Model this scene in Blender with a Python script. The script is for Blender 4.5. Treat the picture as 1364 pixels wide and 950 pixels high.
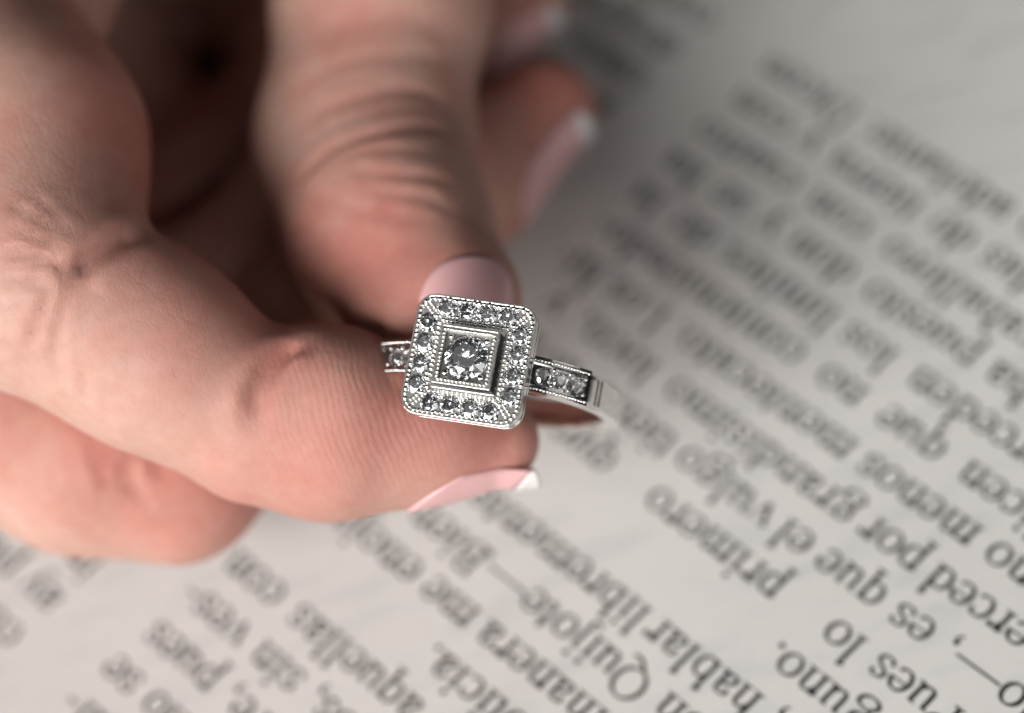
import bpy, bmesh, math, random
import numpy as np
from mathutils import Vector, Matrix
from mathutils.geometry import delaunay_2d_cdt

random.seed(7); np.random.seed(7)
scene = bpy.context.scene
for o in list(bpy.data.objects):
    bpy.data.objects.remove(o)
COL = scene.collection
MM = 0.001                                    # everything below is written in millimetres

# ------------------------------------------------------------------ camera
# world: z up from the page, y away from the camera; the camera looks down at about 52 degrees
RW = np.array([[0.951671479, -0.307117886, 0.0],
               [-0.241837339, -0.749385524, 0.616389518],
               [-0.189304246, -0.586600325, -0.787441402]])     # camera (right, down, forward) -> world
CAM = np.array([0.0, -169.574771, 216.632813])
FPX = 4136.8                                  # focal length in photograph pixels (1364 wide)
ZF = 236.5                                    # distance of the ring's face
cam = bpy.data.cameras.new('camera')
cam.sensor_width = 36.0
cam.lens = 36.0 * FPX / 1364.0
cam.clip_start = 0.005
cam.clip_end = 20.0
cam.dof.use_dof = True
cam.dof.focus_distance = ZF * MM
cam.dof.aperture_fstop = 9.7
cam_o = bpy.data.objects.new('camera', cam)
COL.objects.link(cam_o)
r_, u_, b_ = RW[:, 0], -RW[:, 1], -RW[:, 2]
cam_o.matrix_world = Matrix(((r_[0], u_[0], b_[0], CAM[0]*MM), (r_[1], u_[1], b_[1], CAM[1]*MM),
                             (r_[2], u_[2], b_[2], CAM[2]*MM), (0, 0, 0, 1)))
scene.camera = cam_o

# ------------------------------------------------------------------ world and lamps
world = bpy.data.worlds.new('World'); scene.world = world; world.use_nodes = True
bg = world.node_tree.nodes['Background']
bg.inputs['Color'].default_value = (0.80, 0.86, 0.95, 1); bg.inputs['Strength'].default_value = 0.010

def area(name, loc, target, size, power, color, size_y=None):
    l = bpy.data.lights.new(name, 'AREA'); l.energy = power; l.color = color
    l.shape = 'RECTANGLE'; l.size = size*MM; l.size_y = (size_y or size)*MM
    o = bpy.data.objects.new(name, l); COL.objects.link(o)
    o.location = Vector(loc)*MM
    o.rotation_euler = (Vector(target)-Vector(loc)).to_track_quat('-Z', 'Y').to_euler()
    return o
area('window_light', (-570, -560, 450), (0, 0, 10), 800, 15.0, (1.0, 0.985, 0.97), 450)
area('added_overhead_panel', (-190, -100, 800), (0, 0, 10), 240, 0.06, (1.0, 0.98, 0.95), 240)  # added panel overhead, there for the ring's face to mirror
area('added_front_panel', (203, -527, 322), (0, 0, 10), 290, 0.70, (0.98, 0.99, 1.0), 290)  # added panel, no real window; brightens the diamonds
area('wall_light', (560, -300, 245), (0, 0, 10), 250, 0.12, (1.0, 0.97, 0.94), 250)

vs = scene.view_settings
vs.view_transform = 'Standard'; vs.look = 'None'; vs.exposure = 0.0; vs.gamma = 1.0; vs.use_curve_mapping = False
scene.cycles.max_bounces = 11; scene.cycles.transmission_bounces = 11; scene.cycles.glossy_bounces = 5; scene.cycles.diffuse_bounces = 3
scene.cycles.caustics_reflective = True; scene.cycles.caustics_refractive = True
scene.cycles.sample_clamp_indirect = 8.0
scene.cycles.use_denoising = True
scene.cycles.use_adaptive_sampling = True; scene.cycles.adaptive_threshold = 0.02

# ------------------------------------------------------------------ helpers
def cam_pt(px, py, Z):                         # a point Z mm in front of the camera, in camera axes
    return np.array([(px-682)/FPX*Z, (py-475)/FPX*Z, Z], float)
def to_world(P):
    return np.asarray(P, float) @ RW.T + CAM
def mesh_obj(name, V, F, mat, parent=None, base=(0, 0, 0), smooth=False):
    me = bpy.data.meshes.new(name)
    V = (np.asarray(V, float) - np.asarray(base, float))*MM
    me.from_pydata(V.tolist(), [], [tuple(int(i) for i in f) for f in F]); me.update()
    if smooth:
        me.polygons.foreach_set('use_smooth', [True]*len(me.polygons))
    me.materials.append(mat)
    o = bpy.data.objects.new(name, me); COL.objects.link(o)
    if parent is not None:
        o.parent = parent
    return o
def empty(name, loc):
    o = bpy.data.objects.new(name, None); COL.objects.link(o); o.location = Vector(loc)*MM
    o.empty_display_size = 0.005
    return o
def nmat(name):
    m = bpy.data.materials.new(name); m.use_nodes = True
    nt = m.node_tree; bs = nt.nodes['Principled BSDF']
    return m, nt, bs
def nd(nt, typ, **kw):
    n = nt.nodes.new(typ)
    for k, v in kw.items():
        if k in n.inputs: n.inputs[k].default_value = v
        else: setattr(n, k, v)
    return n
def ramp(nt, src, stops):
    r = nt.nodes.new('ShaderNodeValToRGB'); el = r.color_ramp.elements
    while len(el) < len(stops): el.new(0.5)
    for e, (p, c) in zip(el, stops):
        e.position = p; e.color = c if len(c) == 4 else (*c, 1)
    nt.links.new(src, r.inputs[0]); return r
def mixc(nt, fac, a, b, mode='MIX'):
    m = nt.nodes.new('ShaderNodeMix'); m.data_type = 'RGBA'; m.blend_type = mode
    for s, v in (('Factor', fac), ('A', a), ('B', b)):
        sock = [i for i in m.inputs if i.name == s and (i.type == 'RGBA' or s == 'Factor') and i.enabled][0]
        if hasattr(v, 'is_linked'): nt.links.new(v, sock)
        else: sock.default_value = v if s == 'Factor' else (*v, 1)
    return [o for o in m.outputs if o.type == 'RGBA'][0]

# ------------------------------------------------------------------ materials
def paper_material():
    m, nt, bs = nmat('paper')
    tc = nd(nt, 'ShaderNodeTexCoord')
    fib = nd(nt, 'ShaderNodeTexNoise', Scale=900.0, Detail=6.0, Roughness=0.65)
    big = nd(nt, 'ShaderNodeTexNoise', Scale=28.0, Detail=3.0)
    # faint print of the other side: streaks along the lines
    mp = nd(nt, 'ShaderNodeMapping'); mp.inputs['Rotation'].default_value = (0, 0, math.radians(-119.8))
    mp.inputs['Scale'].default_value = (150, 420, 1)
    gh = nd(nt, 'ShaderNodeTexNoise', Scale=1.0, Detail=0.0)
    for n in (fib, big): nt.links.new(tc.outputs['Object'], n.inputs['Vector'])
    nt.links.new(tc.outputs['Object'], mp.inputs['Vector']); nt.links.new(mp.outputs[0], gh.inputs['Vector'])
    c1 = ramp(nt, big.outputs['Fac'], [(0.3, (0.65, 0.628, 0.60)), (0.7, (0.70, 0.678, 0.645))]).outputs[0]
    g1 = ramp(nt, gh.outputs['Fac'], [(0.50, (1, 1, 1)), (0.75, (0.92, 0.93, 0.945))]).outputs[0]
    c2 = mixc(nt, 1.0, c1, g1, 'MULTIPLY')
    f1 = ramp(nt, fib.outputs['Fac'], [(0.3, (0.95, 0.95, 0.95)), (0.7, (1, 1, 1))]).outputs[0]
    c3 = mixc(nt, 1.0, c2, f1, 'MULTIPLY')
    nt.links.new(c3, bs.inputs['Base Color'])
    bs.inputs['Roughness'].default_value = 0.75; bs.inputs['Specular IOR Level'].default_value = 0.25
    bp = nd(nt, 'ShaderNodeBump', Strength=0.25, Distance=0.00003)
    nt.links.new(fib.outputs['Fac'], bp.inputs['Height']); nt.links.new(bp.outputs[0], bs.inputs['Normal'])
    return m
def ink_material():
    m, nt, bs = nmat('ink')
    tc = nd(nt, 'ShaderNodeTexCoord'); n = nd(nt, 'ShaderNodeTexNoise', Scale=1500.0, Detail=3.0)
    nt.links.new(tc.outputs['Object'], n.inputs['Vector'])
    c = ramp(nt, n.outputs['Fac'], [(0.3, (0.014, 0.014, 0.013)), (0.75, (0.055, 0.055, 0.052))])
    nt.links.new(c.outputs[0], bs.inputs['Base Color'])
    bs.inputs['Roughness'].default_value = 0.6; bs.inputs['Specular IOR Level'].default_value = 0.2
    return m
def skin_material():
    m, nt, bs = nmat('skin')
    tc = nd(nt, 'ShaderNodeTexCoord')
    at = nd(nt, 'ShaderNodeAttribute'); at.attribute_name = 'flush'
    n1 = nd(nt, 'ShaderNodeTexNoise', Scale=140.0, Detail=4.0, Roughness=0.6)
    n2 = nd(nt, 'ShaderNodeTexNoise', Scale=900.0, Detail=3.0)
    v = nd(nt, 'ShaderNodeTexVoronoi', Scale=2400.0); v.feature = 'DISTANCE_TO_EDGE'
    dist = nd(nt, 'ShaderNodeTexNoise', Scale=500.0, Detail=2.0)
    wv = nd(nt, 'ShaderNodeTexVoronoi', Scale=520.0); wv.feature = 'DISTANCE_TO_EDGE'
    mx = nt.nodes.new('ShaderNodeVectorMath'); mx.operation = 'MULTIPLY_ADD'
    mx.inputs[1].default_value = (0.0009, 0.0009, 0.0009)
    nt.links.new(dist.outputs['Color'], mx.inputs[0]); nt.links.new(tc.outputs['Object'], mx.inputs[2])
    for n in (n1, n2, dist): nt.links.new(tc.outputs['Object'], n.inputs['Vector'])
    mp = nd(nt, 'ShaderNodeMapping'); mp.inputs['Rotation'].default_value = (0.3, 0.5, 0.9); mp.inputs['Scale'].default_value = (1.0, 0.55, 1.0)
    nt.links.new(mx.outputs[0], mp.inputs['Vector'])
    nt.links.new(mp.outputs[0], v.inputs['Vector']); nt.links.new(mp.outputs[0], wv.inputs['Vector'])
    pale = ramp(nt, n1.outputs['Fac'], [(0.32, (0.51, 0.30, 0.238)), (0.70, (0.57, 0.375, 0.312))]).outputs[0]
    red = ramp(nt, n1.outputs['Fac'], [(0.32, (0.46, 0.175, 0.14)), (0.70, (0.54, 0.245, 0.20))]).outputs[0]
    n3 = nd(nt, 'ShaderNodeTexNoise', Scale=75.0, Detail=3.0, Roughness=0.55)
    nt.links.new(tc.outputs['Object'], n3.inputs['Vector'])
    pat = ramp(nt, n3.outputs['Fac'], [(0.40, (0, 0, 0)), (0.64, (0.72, 0.72, 0.72))])
    ad = nd(nt, 'ShaderNodeMath', operation='ADD', use_clamp=True)
    nt.links.new(at.outputs['Fac'], ad.inputs[0]); nt.links.new(pat.outputs[0], ad.inputs[1])
    c = mixc(nt, ad.outputs[0], pale, red)
    mot = ramp(nt, n2.outputs['Fac'], [(0.3, (0.93, 0.90, 0.89)), (0.7, (1, 1, 1))]).outputs[0]
    c = mixc(nt, 1.0, c, mot, 'MULTIPLY')
    nt.links.new(c, bs.inputs['Base Color'])
    bs.inputs['Subsurface Weight'].default_value = 0.38
    bs.inputs['Subsurface Radius'].default_value = (1.0, 0.40, 0.25)
    bs.inputs['Subsurface Scale'].default_value = 0.0013
    bs.inputs['Roughness'].default_value = 0.52; bs.inputs['Specular IOR Level'].default_value = 0.15
    b1 = nd(nt, 'ShaderNodeBump', Strength=0.34, Distance=0.00003)
    rv = ramp(nt, v.outputs['Distance'], [(0.0, (0, 0, 0)), (0.12, (1, 1, 1))])
    nt.links.new(rv.outputs[0], b1.inputs['Height'])
    b2 = nd(nt, 'ShaderNodeBump', Strength=0.15, Distance=0.00005)
    rw = ramp(nt, wv.outputs['Distance'], [(0.0, (0, 0, 0)), (0.10, (1, 1, 1))])
    nt.links.new(rw.outputs[0], b2.inputs['Height']); nt.links.new(b1.outputs[0], b2.inputs['Normal'])
    # papillary ridges on the finger pads
    ra = nd(nt, 'ShaderNodeAttribute'); ra.attribute_name = 'ridge'
    wa = nd(nt, 'ShaderNodeTexWave', Scale=560.0, Distortion=9.0, Detail=2.0); wa.inputs['Detail Scale'].default_value = 0.35
    nt.links.new(tc.outputs['Object'], wa.inputs['Vector'])
    b3 = nd(nt, 'ShaderNodeBump', Distance=0.00004); nt.links.new(b2.outputs[0], b3.inputs['Normal'])
    mr = nd(nt, 'ShaderNodeMath', operation='MULTIPLY'); mr.inputs[1].default_value = 0.38
    nt.links.new(ra.outputs['Fac'], mr.inputs[0]); nt.links.new(mr.outputs[0], b3.inputs['Strength'])
    nt.links.new(wa.outputs['Fac'], b3.inputs['Height'])
    po = nd(nt, 'ShaderNodeTexNoise', Scale=4200.0, Detail=2.0)
    nt.links.new(tc.outputs['Object'], po.inputs['Vector'])
    b4 = nd(nt, 'ShaderNodeBump', Strength=0.22, Distance=0.00003); nt.links.new(b3.outputs[0], b4.inputs['Normal'])
    nt.links.new(po.outputs['Fac'], b4.inputs['Height'])
    nt.links.new(b4.outputs[0], bs.inputs['Normal'])
    return m
def nail_material(name, col, rough):
    m, nt, bs = nmat(name)
    tc = nd(nt, 'ShaderNodeTexCoord'); n = nd(nt, 'ShaderNodeTexNoise', Scale=220.0, Detail=2.0)
    nt.links.new(tc.outputs['Object'], n.inputs['Vector'])
    a = tuple(x*0.94 for x in col); c = ramp(nt, n.outputs['Fac'], [(0.3, a), (0.7, col)])
    nt.links.new(c.outputs[0], bs.inputs['Base Color'])
    bs.inputs['Roughness'].default_value = rough
    bs.inputs['Subsurface Weight'].default_value = 0.3; bs.inputs['Subsurface Scale'].default_value = 0.0008
    bs.inputs['Subsurface Radius'].default_value = (1, 0.4, 0.3)
    return m
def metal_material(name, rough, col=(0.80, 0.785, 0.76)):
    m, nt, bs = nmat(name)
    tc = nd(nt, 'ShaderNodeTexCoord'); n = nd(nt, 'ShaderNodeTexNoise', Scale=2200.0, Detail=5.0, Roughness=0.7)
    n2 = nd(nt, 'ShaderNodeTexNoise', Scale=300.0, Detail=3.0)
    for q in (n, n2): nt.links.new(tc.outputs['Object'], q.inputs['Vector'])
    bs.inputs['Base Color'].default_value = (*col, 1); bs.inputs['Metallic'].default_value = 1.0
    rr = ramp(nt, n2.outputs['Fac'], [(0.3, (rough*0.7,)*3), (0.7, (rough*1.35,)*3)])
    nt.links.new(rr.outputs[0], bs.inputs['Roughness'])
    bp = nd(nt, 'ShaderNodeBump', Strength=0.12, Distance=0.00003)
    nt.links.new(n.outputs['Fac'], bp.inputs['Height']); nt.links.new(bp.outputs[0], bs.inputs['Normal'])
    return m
def diamond_material():
    m, nt, bs = nmat('diamond')
    nt.nodes.remove(bs)
    g = nd(nt, 'ShaderNodeBsdfGlass'); g.inputs['IOR'].default_value = 2.42; g.inputs['Roughness'].default_value = 0.0
    tc = nd(nt, 'ShaderNodeTexCoord'); n = nd(nt, 'ShaderNodeTexNoise', Scale=400.0)
    nt.links.new(tc.outputs['Object'], n.inputs['Vector'])
    c = ramp(nt, n.outputs['Fac'], [(0.3, (0.965, 0.97, 0.98)), (0.7, (1, 1, 1))])
    nt.links.new(c.outputs[0], g.inputs['Color'])
    gl = nd(nt, 'ShaderNodeBsdfGlossy'); gl.inputs['Roughness'].default_value = 0.10   # mirror share added for extra flashes on the facets
    df = nd(nt, 'ShaderNodeBsdfDiffuse'); df.inputs['Color'].default_value = (0.8, 0.81, 0.83, 1)   # pale colour mixed in, stands in for light returned by the stones
    m1 = nd(nt, 'ShaderNodeMixShader'); m1.inputs[0].default_value = 0.07
    m2 = nd(nt, 'ShaderNodeMixShader'); m2.inputs[0].default_value = 0.025
    nt.links.new(g.outputs[0], m1.inputs[1]); nt.links.new(gl.outputs[0], m1.inputs[2])
    nt.links.new(m1.outputs[0], m2.inputs[1]); nt.links.new(df.outputs[0], m2.inputs[2])
    nt.links.new(m2.outputs[0], nt.nodes['Material Output'].inputs['Surface'])
    return m
M_PAPER, M_INK, M_SKIN = paper_material(), ink_material(), skin_material()
M_NAIL = nail_material('nail_plate', (0.73, 0.42, 0.42), 0.22)
M_NAILTIP = nail_material('nail_free_edge', (0.72, 0.68, 0.67), 0.35)
M_METAL, M_RECESS_SHADE = metal_material('white_gold', 0.14), metal_material('white_gold_recess_shade', 0.35, (0.42, 0.41, 0.39))  # second metal is a darker copy, recess shade put into its colour
M_DIAMOND = diamond_material()

# ------------------------------------------------------------------ the page and its print
PITCH, EM = 4.6, 4.75
E_R = np.array([-0.49657945, 0.86799128, 0.0]); E_D = np.array([0.86799020, 0.49658138, 0.0])
M0 = np.array([-4.8404, 2.9494, 0.0])          # end of line 0 at the column's right margin
def page_z(x, y):
    return 0.22*np.sin(x/17.0+0.6)*np.cos(y/23.0) + 0.15*np.sin((x+y)/31.0)
book = empty('open_book', (0, 0, 0))
book['label'] = 'open book page of cream paper printed in black Spanish text under the hand'
book['category'] = 'book'
def build_page():
    us = np.arange(-86, 118.1, 2.0); vs_ = np.arange(-200, 74.1, 2.0)
    U, Vv = np.meshgrid(us, vs_, indexing='ij')
    P = M0 + U[..., None]*E_R + Vv[..., None]*E_D
    P[..., 2] = page_z(P[..., 0], P[..., 1])
    n, m = U.shape; V = P.reshape(-1, 3)
    F = [(i*m+j, i*m+j+1, (i+1)*m+j+1, (i+1)*m+j) for i in range(n-1) for j in range(m-1)]
    mesh_obj('page', V, F, M_PAPER, book, smooth=True)
    # the leaves below
    c = [M0+u*E_R+v*E_D for u, v in ((-86, -200), (118, -200), (118, 74), (-86, 74))]
    V = [(p[0], p[1], -0.9) for p in c]+[(p[0], p[1], -14.0) for p in c]
    mesh_obj('page_block', V, [(0, 1, 2, 3), (7, 6, 5, 4), (0, 4, 5, 1), (1, 5, 6, 2), (2, 6, 7, 3), (3, 7, 4, 0)], M_PAPER, book)
build_page()

# a small serif face drawn with a broad-nib stroke
TK, TN = 0.095, 0.036
def crom(pts, n=7, closed=False):
    p = np.asarray(pts, float)
    if len(p) == 2 and not closed:
        return np.linspace(p[0], p[1], 3)
    q = np.vstack([p[-1:], p, p[:2]]) if closed else np.vstack([2*p[0]-p[1], p, 2*p[-1]-p[-2]])
    out = []
    for i in range(1, len(q)-2):
        a, b, c, d = q[i-1:i+3]
        for t in np.linspace(0, 1, n, endpoint=False):
            out.append(0.5*((2*b)+(c-a)*t+(2*a-5*b+4*c-d)*t*t+(3*b-a-3*c+d)*t**3))
    if not closed: out.append(q[-2])
    return np.array(out)
def stroke(pts, closed=False, tk=TK, tn=TN, n=7):
    c = crom(pts, n, closed)
    t = np.roll(c, -1, 0)-np.roll(c, 1, 0) if closed else np.gradient(c, axis=0)
    t /= np.maximum(np.linalg.norm(t, axis=1, keepdims=True), 1e-9)
    w = tn+(tk-tn)*np.abs(t[:, 1])**1.3
    nn = np.stack([-t[:, 1], t[:, 0]], 1)*w[:, None]*0.5
    A, B = c+nn, c-nn; k = len(c)
    return [np.array([A[i], B[i], B[(i+1) % k], A[(i+1) % k]]) for i in range(k if closed else k-1)]
def rect(x0, y0, x1, y1): return [np.array([(x0, y0), (x1, y0), (x1, y1), (x0, y1)])]
def stem(x, y0, y1, s0=True, s1=0, tk=TK):
    o = rect(x-tk/2, y0, x+tk/2, y1)
    if s0: o += rect(x-0.115, y0, x+0.115, y0+0.032)
    if s1 == 1: o += [np.array([(x-0.13, y1-0.065), (x-tk/2, y1-0.085), (x+tk/2, y1), (x+tk/2-0.03, y1+0.012)])]
    if s1 == 2: o += rect(x-0.115, y1-0.032, x+0.115, y1)
    return o
def ell(cx, cy, rx, ry, a0=0, a1=360, n=18):
    cl = abs(a1-a0) >= 360
    a = np.radians(np.linspace(a0, a1, n, endpoint=not cl))
    return np.stack([cx+rx*np.cos(a), cy+ry*np.sin(a)], 1), cl
def arc(*a, **k):
    p, c = ell(*a, **k); return stroke(p, c, n=2)
def ball(x, y, r=0.058):
    a = np.linspace(0, 2*math.pi, 10, endpoint=False)
    return [np.stack([x+r*np.cos(a), y+r*np.sin(a)], 1)]
def g_n(x0, h=0.46): return stem(x0, 0, h, True, 1)+stroke([(x0+0.03, 0.33), (x0+0.11, 0.42), (x0+0.19, 0.43), (x0+0.255, 0.38), (x0+0.27, 0.28), (x0+0.27, 0.03)])+rect(x0+0.155, 0, x0+0.385, 0.032)
def acute(x): return [np.array([(x-0.02, 0.53), (x+0.02, 0.52), (x+0.14, 0.66), (x+0.06, 0.68)])]
G = {}
G['o'] = (0.50, arc(0.25, 0.225, 0.185, 0.215))
G['c'] = (0.44, arc(0.25, 0.225, 0.180, 0.215, 48, 318)+ball(0.365, 0.365, 0.05))
G['e'] = (0.45, arc(0.235, 0.225, 0.175, 0.215, 5, 320)+stroke([(0.06, 0.255), (0.41, 0.255)]))
G['a'] = (0.45, stroke([(0.09, 0.34), (0.11, 0.41), (0.20, 0.44), (0.28, 0.41), (0.31, 0.32), (0.31, 0.08), (0.35, 0.025), (0.43, 0.055)])+stroke([(0.31, 0.27), (0.18, 0.225), (0.085, 0.15), (0.09, 0.06), (0.17, 0.025), (0.25, 0.055), (0.30, 0.11)])+ball(0.10, 0.345, 0.045))
G['n'] = (0.51, g_n(0.12))
G['m'] = (0.78, g_n(0.12)+stroke([(0.41, 0.33), (0.49, 0.42), (0.57, 0.43), (0.635, 0.38), (0.65, 0.28), (0.65, 0.03)])+rect(0.535, 0, 0.765, 0.032))
G['h'] = (0.51, g_n(0.12, 0.69))
G['u'] = (0.51, stroke([(0.12, 0.43), (0.12, 0.16), (0.145, 0.06), (0.22, 0.025), (0.30, 0.055), (0.37, 0.12)])+rect(0.02, 0.405, 0.13, 0.44)+stem(0.385, 0.0, 0.44, False, 0)+rect(0.28, 0.405, 0.36, 0.44)+rect(0.42, 0.0, 0.49, 0.04))
G['i'] = (0.28, stem(0.14, 0, 0.46, True, 1)+ball(0.135, 0.60, 0.06))
G['í'] = (0.28, stem(0.14, 0, 0.46, True, 1)+acute(0.10))
G['j'] = (0.28, stroke([(0.15, 0.43), (0.15, -0.06), (0.12, -0.16), (0.03, -0.19)])+ball(0.145, 0.60, 0.06)+rect(0.04, 0.405, 0.12, 0.44)+ball(0.01, -0.165, 0.045))
G['l'] = (0.28, stem(0.14, 0, 0.69, True, 1))
G['t'] = (0.30, stroke([(0.14, 0.56), (0.14, 0.12), (0.17, 0.03), (0.23, 0.025), (0.28, 0.07)])+rect(0.03, 0.405, 0.28, 0.44))
G['f'] = (0.33, stem(0.14, 0, 0.52, True, 0)+stroke([(0.14, 0.50), (0.17, 0.63), (0.25, 0.67), (0.32, 0.64)])+rect(0.03, 0.405, 0.29, 0.44)+ball(0.33, 0.615, 0.045))
G['r'] = (0.36, stem(0.12, 0, 0.46, True, 1)+stroke([(0.15, 0.31), (0.21, 0.40), (0.28, 0.43), (0.33, 0.41)])+ball(0.315, 0.385, 0.052))
bowl_r = lambda: stroke([(0.14, 0.35), (0.22, 0.43), (0.32, 0.42), (0.40, 0.34), (0.425, 0.225), (0.39, 0.09), (0.30, 0.02), (0.20, 0.025), (0.14, 0.08)])
bowl_l = lambda: stroke([(0.36, 0.35), (0.28, 0.43), (0.18, 0.42), (0.10, 0.34), (0.075, 0.225), (0.11, 0.09), (0.20, 0.02), (0.30, 0.03), (0.36, 0.09)])
G['b'] = (0.50, stem(0.12, 0.0, 0.69, False, 1)+bowl_r())
G['p'] = (0.50, stem(0.12, -0.22, 0.46, True, 1)+bowl_r())
G['d'] = (0.50, stem(0.38, 0.0, 0.69, False, 1)+bowl_l()+rect(0.42, 0.0, 0.49, 0.035))
G['q'] = (0.50, stem(0.38, -0.22, 0.45, True, 0)+bowl_l())
G['g'] = (0.50, arc(0.22, 0.30, 0.135, 0.135)+stroke([(0.15, 0.19), (0.10, 0.12), (0.14, 0.07), (0.30, 0.05), (0.42, 0.0), (0.42, -0.10), (0.32, -0.18), (0.16, -0.18), (0.05, -0.11), (0.07, -0.03), (0.16, 0.04)])+stroke([(0.33, 0.39), (0.40, 0.43), (0.47, 0.42)], tk=0.06))
G['s'] = (0.40, stroke([(0.32, 0.34), (0.28, 0.42), (0.19, 0.44), (0.10, 0.40), (0.08, 0.32), (0.15, 0.26), (0.26, 0.20), (0.33, 0.13), (0.30, 0.05), (0.20, 0.015), (0.10, 0.045), (0.06, 0.13)], tk=0.085))
G['v'] = (0.49, stroke([(0.07, 0.43), (0.25, 0.0)], tk=0.1)+stroke([(0.43, 0.43), (0.25, 0.0)], tk=0.045)+rect(0.0, 0.41, 0.2, 0.44)+rect(0.33, 0.41, 0.49, 0.44))
G['y'] = (0.49, stroke([(0.07, 0.43), (0.26, 0.02)], tk=0.1)+stroke([(0.43, 0.43), (0.24, -0.05), (0.17, -0.18), (0.07, -0.18)], tk=0.05)+rect(0.0, 0.41, 0.2, 0.44)+rect(0.33, 0.41, 0.49, 0.44)+ball(0.06, -0.16, 0.045))
G['z'] = (0.44, rect(0.05, 0.405, 0.40, 0.44)+rect(0.04, 0, 0.41, 0.035)+stroke([(0.36, 0.42), (0.08, 0.02)], tk=0.1))
G['x'] = (0.49, stroke([(0.07, 0.43), (0.42, 0.01)], tk=0.1)+stroke([(0.41, 0.43), (0.07, 0.01)], tk=0.045))
G['é'] = (0.45, G['e'][1]+acute(0.20)); G['ó'] = (0.50, G['o'][1]+acute(0.21)); G['á'] = (0.45, G['a'][1]+acute(0.17))
G['ñ'] = (0.51, G['n'][1]+rect(0.12, 0.56, 0.40, 0.61))
G['D'] = (0.72, stem(0.17, 0, 0.66, True, 2)+stroke([(0.15, 0.645), (0.38, 0.64), (0.57, 0.54), (0.63, 0.33), (0.57, 0.12), (0.38, 0.02), (0.15, 0.015)], tk=0.11))
G['L'] = (0.61, stem(0.17, 0, 0.66, True, 2)+stroke([(0.15, 0.018), (0.50, 0.018)])+rect(0.48, 0.01, 0.53, 0.17))
G['P'] = (0.56, stem(0.17, 0, 0.66, True, 2)+stroke([(0.15, 0.64), (0.36, 0.635), (0.48, 0.56), (0.48, 0.42), (0.36, 0.33), (0.18, 0.325)], tk=0.11))
G['B'] = (0.64, stem(0.17, 0, 0.66, True, 2)+stroke([(0.15, 0.64), (0.36, 0.635), (0.46, 0.56), (0.44, 0.42), (0.33, 0.35), (0.18, 0.345)], tk=0.1)+stroke([(0.33, 0.35), (0.50, 0.28), (0.54, 0.17), (0.48, 0.06), (0.34, 0.018), (0.15, 0.018)], tk=0.11))
G['E'] = (0.61, stem(0.17, 0, 0.66, True, 2)+rect(0.15, 0.62, 0.52, 0.655)+rect(0.15, 0.32, 0.42, 0.355)+rect(0.15, 0.005, 0.55, 0.04)+rect(0.49, 0.5, 0.525, 0.65)+rect(0.52, 0.01, 0.555, 0.16))
G['S'] = (0.54, stroke([(0.43, 0.50), (0.38, 0.61), (0.26, 0.65), (0.14, 0.59), (0.11, 0.48), (0.20, 0.38), (0.36, 0.29), (0.44, 0.18), (0.39, 0.06), (0.25, 0.01), (0.12, 0.06), (0.07, 0.19)], tk=0.11))
G['Q'] = (0.72, arc(0.36, 0.33, 0.285, 0.315)+stroke([(0.30, 0.02), (0.40, -0.08), (0.52, -0.15), (0.68, -0.14)], tk=0.075, tn=0.06))
G['.'] = (0.25, ball(0.12, 0.05, 0.06)); G[','] = (0.25, ball(0.12, 0.05, 0.06)+stroke([(0.16, 0.04), (0.15, -0.05), (0.08, -0.12)], tk=0.05))
G['-'] = (0.33, rect(0.04, 0.19, 0.29, 0.245)); G['—'] = (1.0, rect(0.02, 0.20, 0.98, 0.245))
def wlen(w): return sum(G[c][0] for c in w)*EM
def put_word(w, u0, v, V, F, lev, squeeze=1.0):
    x = 0.0
    for ch in w:
        adv, polys = G[ch]
        jit = random.uniform(-0.006, 0.006)
        for k, q in enumerate(polys):
            lev[0] = (lev[0]+1) % 8
            b = len(V)
            for (gx, gy) in q:
                # letter tops point back against the line advance
                P = M0+(u0+(x+gx)*EM*squeeze)*E_R+(v-(gy+jit-0.225)*EM)*E_D
                V.append((P[0], P[1], page_z(P[0], P[1])+0.022+0.0025*lev[0]))
            F.append(tuple(range(b, b+len(q))))
        x += adv
    return u0+x*EM*squeeze
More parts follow.
